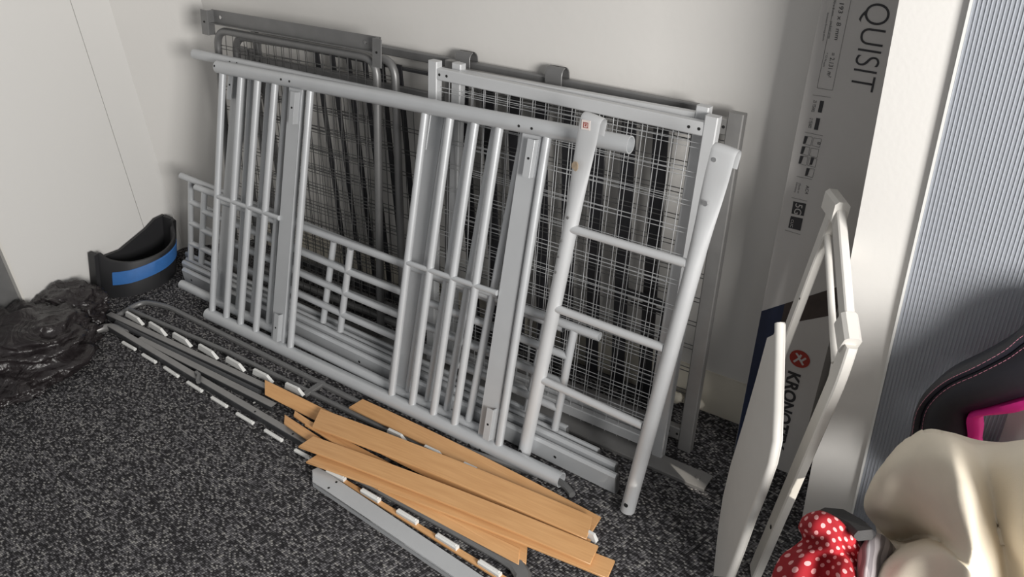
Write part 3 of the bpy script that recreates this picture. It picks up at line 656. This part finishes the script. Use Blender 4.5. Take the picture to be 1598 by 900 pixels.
def wtext(s, p0, p1, hp): 
    o = text(s, p0, p1, hp, m='card'); o.location = PX.n * .0004; return o
wtext('5G', (1242, 317), (1239, 333), (1253, 320)); wtext('CLIC', (1235, 342), (1233, 354), (1239, 343))
lg = bp(1248, 560, .0008); r_ = (bp(1264, 562) - bp(1248, 560)).length
lo = MB().disc(lg, PX.n, r_, .0004, 32).build('round_logo', 'red', cx)
km = MB(); a1 = -ed; a2 = exx
for (x0, y0, x1, y1) in ((-.55, -.45, -.1, .0), (-.55, .05, -.1, -.05), (-.1, -.05, .55, -.5), (.0, .0, .55, .45), (-.35, .55, .2, .15)):
    A = lg + a1 * r_ * x0 + a2 * r_ * y0 + PX.n * .0006; B = lg + a1 * r_ * x1 + a2 * r_ * y1 + PX.n * .0006; km.bar(A, B, r_ * .2, .0004, PX.n, 0)
km.build('logo_mark', 'card', lo)['kind'] = 'stuff'
text('KRONOTEX', (1231, 578), (1205, 696), (1250, 583), wt=.035)
# ------------------------------------------------------------------ white folding table stood on its side
tb = thing('folding_table', (3.0, -.5, 0), 'white folding table stood on end in front of the flooring carton', 'table')
T0 = atY(1303, 325, -.27); J0 = atY(1324, 522, -.55); B0 = atZ(1178, 893, 0.0)
nU = (J0 - T0).cross(J0 - B0).normalized()
if nU.dot(CAM - J0) < 0: nU = -nU
PU = Pl(T0, J0, B0)
F1b = PU.at(1214, 548, -.01)
MB().bar(T0, PU.at(1196, 610), .038, .022, nU).build('leg', 'white', tb)
MB().bar(PU.at(1308, 325), PU.at(1324, 522), .042, .022, nU).build('cross_frame', 'white', tb)
MB().tube([PU.at(1290, 350, .0), PU.at(1303, 566, 0)], .0085).build('brace_tube', 'white', tb)
j1 = PU.at(1326, 535); MB().sweep(rounded([j1, PU.at(1312, 580), PU.at(1178, 893)], .05), rect(.050, .024), nU).build('leg', 'white', tb)
MB().bar(PU.at(1296, 312), PU.at(1312, 352 - 18), .058, .036, nU, .008).build('corner_joint', 'white', tb)
MB().bar(PU.at(1320, 498), PU.at(1326, 540), .060, .038, nU, .008).build('corner_joint', 'white', tb)
h = MB(); h.disc(PU.at(1203, 822, .0125), nU, .006, .001); h.disc(PU.at(1248, 466, .0115), nU, .003, .001); h.build('bolt_holes', 'hole', tb)['kind'] = 'stuff'
PT = Pl(atZ(1113, 900, 0), atZ(1113, 900, 0) + (T0 - J0), atZ(1113, 900, 0) + (J0 - B0))
outl = [(1217, 502), (1212, 510), (1207, 522), (1197, 527), (1180, 590), (1160, 660), (1140, 725), (1128, 775), (1122, 815), (1117, 860), (1113, 900), (1111, 925), (1150, 925)]
rim = [(1218, 505), (1217, 560), (1215, 640), (1213, 688), (1206, 722), (1191, 765), (1173, 810), (1156, 858), (1140, 900), (1132, 925)]
def flo(p): q = PT.at(*p); q.z = max(q.z, .004); return q
MB().prism([flo(p) for p in outl[:11]] + [flo(p) for p in rim[::-1][1:]], PT.n, .012).build('table_top', 'white', tb)
MB().sweep([flo(p) + PT.n * .002 for p in rim[:9]], circ(.0115, 12)).build('rim', 'white', tb)
# small white foot / cable bits by the baseboard
for i, (px, py, lb) in enumerate(((1054, 619, 'small white sock bundle between the mesh posts, by the baseboard'), (1083, 627, 'white sock bundle just right of the grey mesh post, by the baseboard'))):
    c = atY(px, py, -.07); mb = MB(); r1 = .022 if i == 0 else .028; c.z = max(c.z, r1)
    for j in range(13):
        for k in range(18):
            d = V((math.sin(math.pi * j / 12) * math.cos(k * math.pi / 9), math.sin(math.pi * j / 12) * math.sin(k * math.pi / 9), math.cos(math.pi * j / 12)))
            mb.v.append(c + V((d.x * r1 * 1.3, d.y * r1 * .8, d.z * r1)) * (1 + .25 * noise.noise(d * 2 + V((i * 9, 0, 0)))))
    for j in range(12):
        for k in range(18): a = j * 18 + k; b_ = j * 18 + (k + 1) % 18; mb.f.append((a, a + 18, b_ + 18, b_))
    tag(mb.build('sock_bundle', 'skirt', None, 180), lb, 'sock')
# ------------------------------------------------------------------ ribbed twin-wall sheet
y_ = -.37; X0 = atY(1425, 405, y_).x; X1 = atY(1575, 640, y_).x
tw = thing('twinwall_sheet', ((X0 + X1) / 2, y_, 0), 'translucent ribbed plastic sheet standing upright behind the gaming chair', 'plastic sheet')
mb = MB(); n = int((X1 - X0) / .0078); top = 1.95
for i in range(n * 4 + 1):
    x = X0 + (X1 - X0) * i / (n * 4); yy = y_ - .002 * (1 if i % 4 in (0,) else 0)
    mb.v += [V((x, yy, .0)), V((x, yy, top)), V((x, y_ + .006, top)), V((x, y_ + .006, 0))]
for i in range(n * 4):
    s = i * 4
    for j in range(4): mb.f.append((s + j, s + (j + 1) % 4, s + 4 + (j + 1) % 4, s + 4 + j))
mb.f.append((0, 1, 2, 3)); s = n * 16; mb.f.append((s + 3, s + 2, s + 1, s))
mb.build('ribbed_sheet', 'twin', tw, 20); MB().box((X0 - .006, y_ - .004, 0), (X0 - .0005, y_ + .007, top)).build('edge_highlight', 'clip', tw)  # white strip paints in the bright highlight along the sheet's left edge
# ------------------------------------------------------------------ gaming chair
PC = Pl((3.3, -.50, .3), (3.9, -.58, .3), (3.3, -.46, 1.1))
ch = thing('gaming_chair', (3.62, -.72, 0), 'black gaming chair with pink cut-out trim and rose stitching', 'chair')
def smooth(pts, n, closed=True):
    out = []; m = len(pts)
    for i in range(m):
        for k in range(n):
            f = k / n; g = lambda q: pts[q % m]; p0, p1, p2, p3 = g(i - 1), g(i), g(i + 1), g(i + 2)
            out.append(.5 * ((2 * p1) + (-p0 + p2) * f + (2 * p0 - 5 * p1 + 4 * p2 - p3) * f * f + (-p0 + 3 * p1 - 3 * p2 + p3) * f ** 3))
    return out
outer = [(1424, 700), (1424, 665), (1436, 622), (1474, 583), (1530, 554), (1575, 527), (1610, 498), (1690, 470), (1780, 490), (1830, 560), (1840, 700), (1780, 800), (1630, 800), (1480, 790)]
inner = [(1513, 700), (1512, 672), (1510, 650), (1517, 640), (1545, 633), (1590, 620), (1640, 608), (1700, 600), (1740, 620), (1755, 650), (1750, 710), (1700, 740), (1620, 742), (1530, 735)]
O = smooth([PC.at(*p) for p in outer], 6); I = smooth([PC.at(*p) for p in inner], 6)
def ring(A, B, prof, name, m, par):
    mb = MB(); n = len(A); k = len(prof)
    for a, b_ in zip(A, B):
        for f, hh in prof: mb.v.append(a.lerp(b_, f) + PC.n * hh)
    for i in range(n):
        for j in range(k): x = i * k; y = ((i + 1) % n) * k; mb.f.append((x + j, x + (j + 1) % k, y + (j + 1) % k, y + j))
    return mb.build(name, m, par, 60)
bk = ring(O, I, [(0, 0), (.03, .018), (.10, .03), (.18, .026), (.20, .022), (.22, .026), (.45, .036), (.75, .03), (.97, .012), (1, 0), (1, -.03), (.5, -.045), (.02, -.03)], 'backrest', 'leather', ch)
I2 = [p + ((sum(I, V()) / len(I)) - p).normalized() * .026 for p in I]
ring(I, I2, [(0, -.004), (.1, .016), (.5, .02), (.95, .012), (1, 0), (1, -.02), (0, -.02)], 'cutout_trim', 'pink', ch)
for f, hh in ((.095, .0305), (.255, .0285)):
    st_ = MB(); L = [a.lerp(b_, f) + PC.n * hh for a, b_ in zip(O, I)]
    for i in range(len(L)):
        a, b_ = L[i], L[(i + 1) % len(L)]; k = max(1, int((b_ - a).length / .007))
        for j in range(k): st_.sweep([a.lerp(b_, (j + .1) / k), a.lerp(b_, (j + .8) / k)], circ(.0006, 5))
    o = st_.build('stitching', 'stitch', bk); o['kind'] = 'stuff'; 
cc = V((3.62, -.80, 0)); MB().sweep([V((3.62, -.62, .42)), V((3.62, -1.05, .42))], rect(.44, .10, .035), Z).build('seat', 'leather', ch)
MB().bar((3.62, -.60, .36), (3.62, -.48, .62), .2, .04, (0, 1, 0)).build('back_bracket', 'black', ch)
MB().tube([(3.62, -.82, .05), (3.62, -.82, .37)], .03).build('gas_column', 'black', ch)
for k in range(5):
    a = 2 * math.pi * k / 5 + .3; e = V((3.62 + .24 * math.cos(a), -.82 + .24 * math.sin(a), .06)); MB().bar((3.62, -.82, .09), e, .045, .03, Z).build('foot', 'black', ch)
    MB().sweep([e + V((-.012, 0, -.03)), e + V((.012, 0, -.03))], circ(.03, 14)).build('castor', 'black', ch)
PA = [atY(1282, 803, -.80), atY(1310, 806, -.82), atY(1335, 820, -.84), atY(1350, 835, -.87)]
MB().sweep(PA, rect(.045, .022, .008), Z).build('armrest', 'black', ch)
MB().bar(PA[2] - Z * .01, V((3.42, -.84, .40)), .02, .02, (0, 1, 0)).build('armrest_post', 'black', ch)
# ------------------------------------------------------------------ cloths
def crs(p0, p1, p2, p3, f): return .5 * ((2 * p1) + (-p0 + p2) * f + (2 * p0 - 5 * p1 + 4 * p2 - p3) * f * f + (-p0 + 3 * p1 - 3 * p2 + p3) * f ** 3)
def cloth(name, rows, m, label, cat, sub=10, wr=.004, ws=18, th=.006, uvs=(1, 1), seed=0):
    G = [[atY(*q) for q in r] for r in rows]; nr, nc = len(G), len(G[0]); mb = MB(); mb.uv = []
    def row(j): return G[max(0, min(nr - 1, j))]
    R_ = []
    for j in range(nr - 1):
        for k in range(sub + (1 if j == nr - 2 else 0)):
            f = k / sub; R_.append([crs(row(j - 1)[c], row(j)[c], row(j + 1)[c], row(j + 2)[c], f) for c in range(nc)])
    H = len(R_); W = 0; grid = []
    for r in R_:
        g = lambda c: r[max(0, min(nc - 1, c))]; line_ = []
        for c in range(nc - 1):
            for k in range(sub + (1 if c == nc - 2 else 0)): line_.append(crs(g(c - 1), g(c), g(c + 1), g(c + 2), k / sub))
        grid.append(line_)
    W = len(grid[0])
    for j in range(H):
        for i in range(W):
            p = grid[j][i]; a = grid[min(j + 1, H - 1)][i] - grid[max(j - 1, 0)][i]; b_ = grid[j][min(i + 1, W - 1)] - grid[j][max(i - 1, 0)]; n_ = a.cross(b_)
            n_ = n_.normalized() if n_.length > 1e-9 else V((0, -1, 0))
            if n_.dot(CAM - p) < 0: n_ = -n_
            q = V((p.x, p.y, p.z)) ; d = wr * (noise.noise(q * ws + V((seed, 0, 0))) + .6 * (1 - 2 * abs(noise.noise(q * ws * .55 + V((0, seed, 5))))))
            mb.v.append(p + n_ * d); mb.uv.append((i / (W - 1) * uvs[0], j / (H - 1) * uvs[1]))
    for j in range(H - 1):
        for i in range(W - 1): a = j * W + i; mb.f.append((a, a + 1, a + W + 1, a + W))
    o = mb.build(name, m, None, 180); md = o.modifiers.new('thick', 'SOLIDIFY'); md.thickness = th; md.offset = -1
    return tag(o, label, cat)
cloth('fleece_blanket', [  # last point of each row is added out of view to block window light
    [(1385, 800, -.60), (1420, 760, -.58), (1452, 735, -.57), (1500, 730, -.56), (1560, 730, -.56), (1650, 730, -.56), (1800, 738, -.56)],
    [(1368, 752, -.66), (1404, 697, -.64), (1441, 673, -.66), (1482, 678, -.66), (1535, 690, -.64), (1650, 688, -.66), (1800, 696, -.66)],
    [(1354, 768, -.71), (1384, 732, -.76), (1430, 712, -.79), (1485, 706, -.83), (1540, 722, -.76), (1650, 716, -.84), (1800, 724, -.84)],
    [(1350, 790, -.73), (1378, 786, -.77), (1428, 770, -.79), (1497, 752, -.90), (1552, 776, -.80), (1650, 770, -.92), (1800, 778, -.92)],
    [(1360, 812, -.73), (1388, 815, -.73), (1432, 812, -.74), (1507, 805, -.92), (1562, 826, -.82), (1650, 826, -.98), (1800, 834, -.98)],
    [(1384, 838, -.72), (1407, 846, -.69), (1446, 838, -.70), (1513, 852, -.93), (1572, 876, -.83), (1660, 880, -.98), (1810, 888, -.98)],
    [(1400, 850, -.76), (1425, 850, -.79), (1460, 846, -.80), (1516, 880, -.95), (1580, 920, -.84), (1670, 930, -.98), (1820, 938, -.98)],
    [(1380, 880, -.84), (1412, 872, -.88), (1460, 862, -.89), (1520, 900, -.97), (1590, 950, -.86), (1680, 960, -.98), (1830, 968, -.98)],
    [(1350, 920, -.86), (1395, 925, -.90), (1455, 930, -.91), (1525, 950, -.97), (1595, 990, -.87), (1690, 990, -.98), (1840, 998, -.98)],
], 'cream', 'cream fleece blanket heaped over the chair in the lower right corner', 'blanket', wr=.007, ws=10, th=.012)
cloth('polka_dot_cloth', [
    [(1262, 812, -.80), (1285, 806, -.80), (1305, 812, -.80), (1330, 828, -.80), (1346, 846, -.80)],
    [(1255, 806, -.84), (1272, 799, -.85), (1300, 806, -.86), (1328, 828, -.85), (1346, 850, -.84)],
    [(1246, 822, -.85), (1268, 822, -.89), (1298, 826, -.88), (1325, 848, -.87), (1345, 862, -.85)],
    [(1252, 842, -.84), (1270, 846, -.86), (1296, 850, -.90), (1320, 862, -.86), (1342, 878, -.86)],
    [(1226, 864, -.88), (1256, 866, -.92), (1290, 872, -.89), (1316, 880, -.92), (1338, 896, -.87)],
    [(1208, 892, -.92), (1244, 894, -.96), (1286, 896, -.92), (1314, 904, -.96), (1336, 916, -.90)],
    [(1186, 935, -.96), (1234, 940, -1.0), (1280, 940, -.96), (1310, 945, -1.0), (1334, 950, -.94)],
], 'polka', 'red cloth with white polka dots hanging beside the cream blanket', 'clothing', wr=.004, ws=26, th=.004, uvs=(6.5, 8), seed=4)
cloth('striped_cloth', [
    [(1345, 850, -.82), (1362, 834, -.80), (1380, 838, -.78), (1400, 860, -.78)],
    [(1340, 862, -.85), (1358, 838, -.85), (1382, 850, -.82), (1400, 872, -.79)],
    [(1338, 880, -.87), (1356, 866, -.88), (1378, 874, -.84), (1394, 890, -.80)],
    [(1334, 905, -.88), (1352, 896, -.90), (1372, 904, -.86), (1392, 910, -.82)],
    [(1330, 940, -.92), (1350, 940, -.93), (1372, 940, -.88), (1392, 940, -.84)],
], 'striped', 'grey striped cloth bunched between the polka dot cloth and the blanket', 'clothing', wr=.004, ws=26, th=.004, uvs=(1, 1), seed=9)
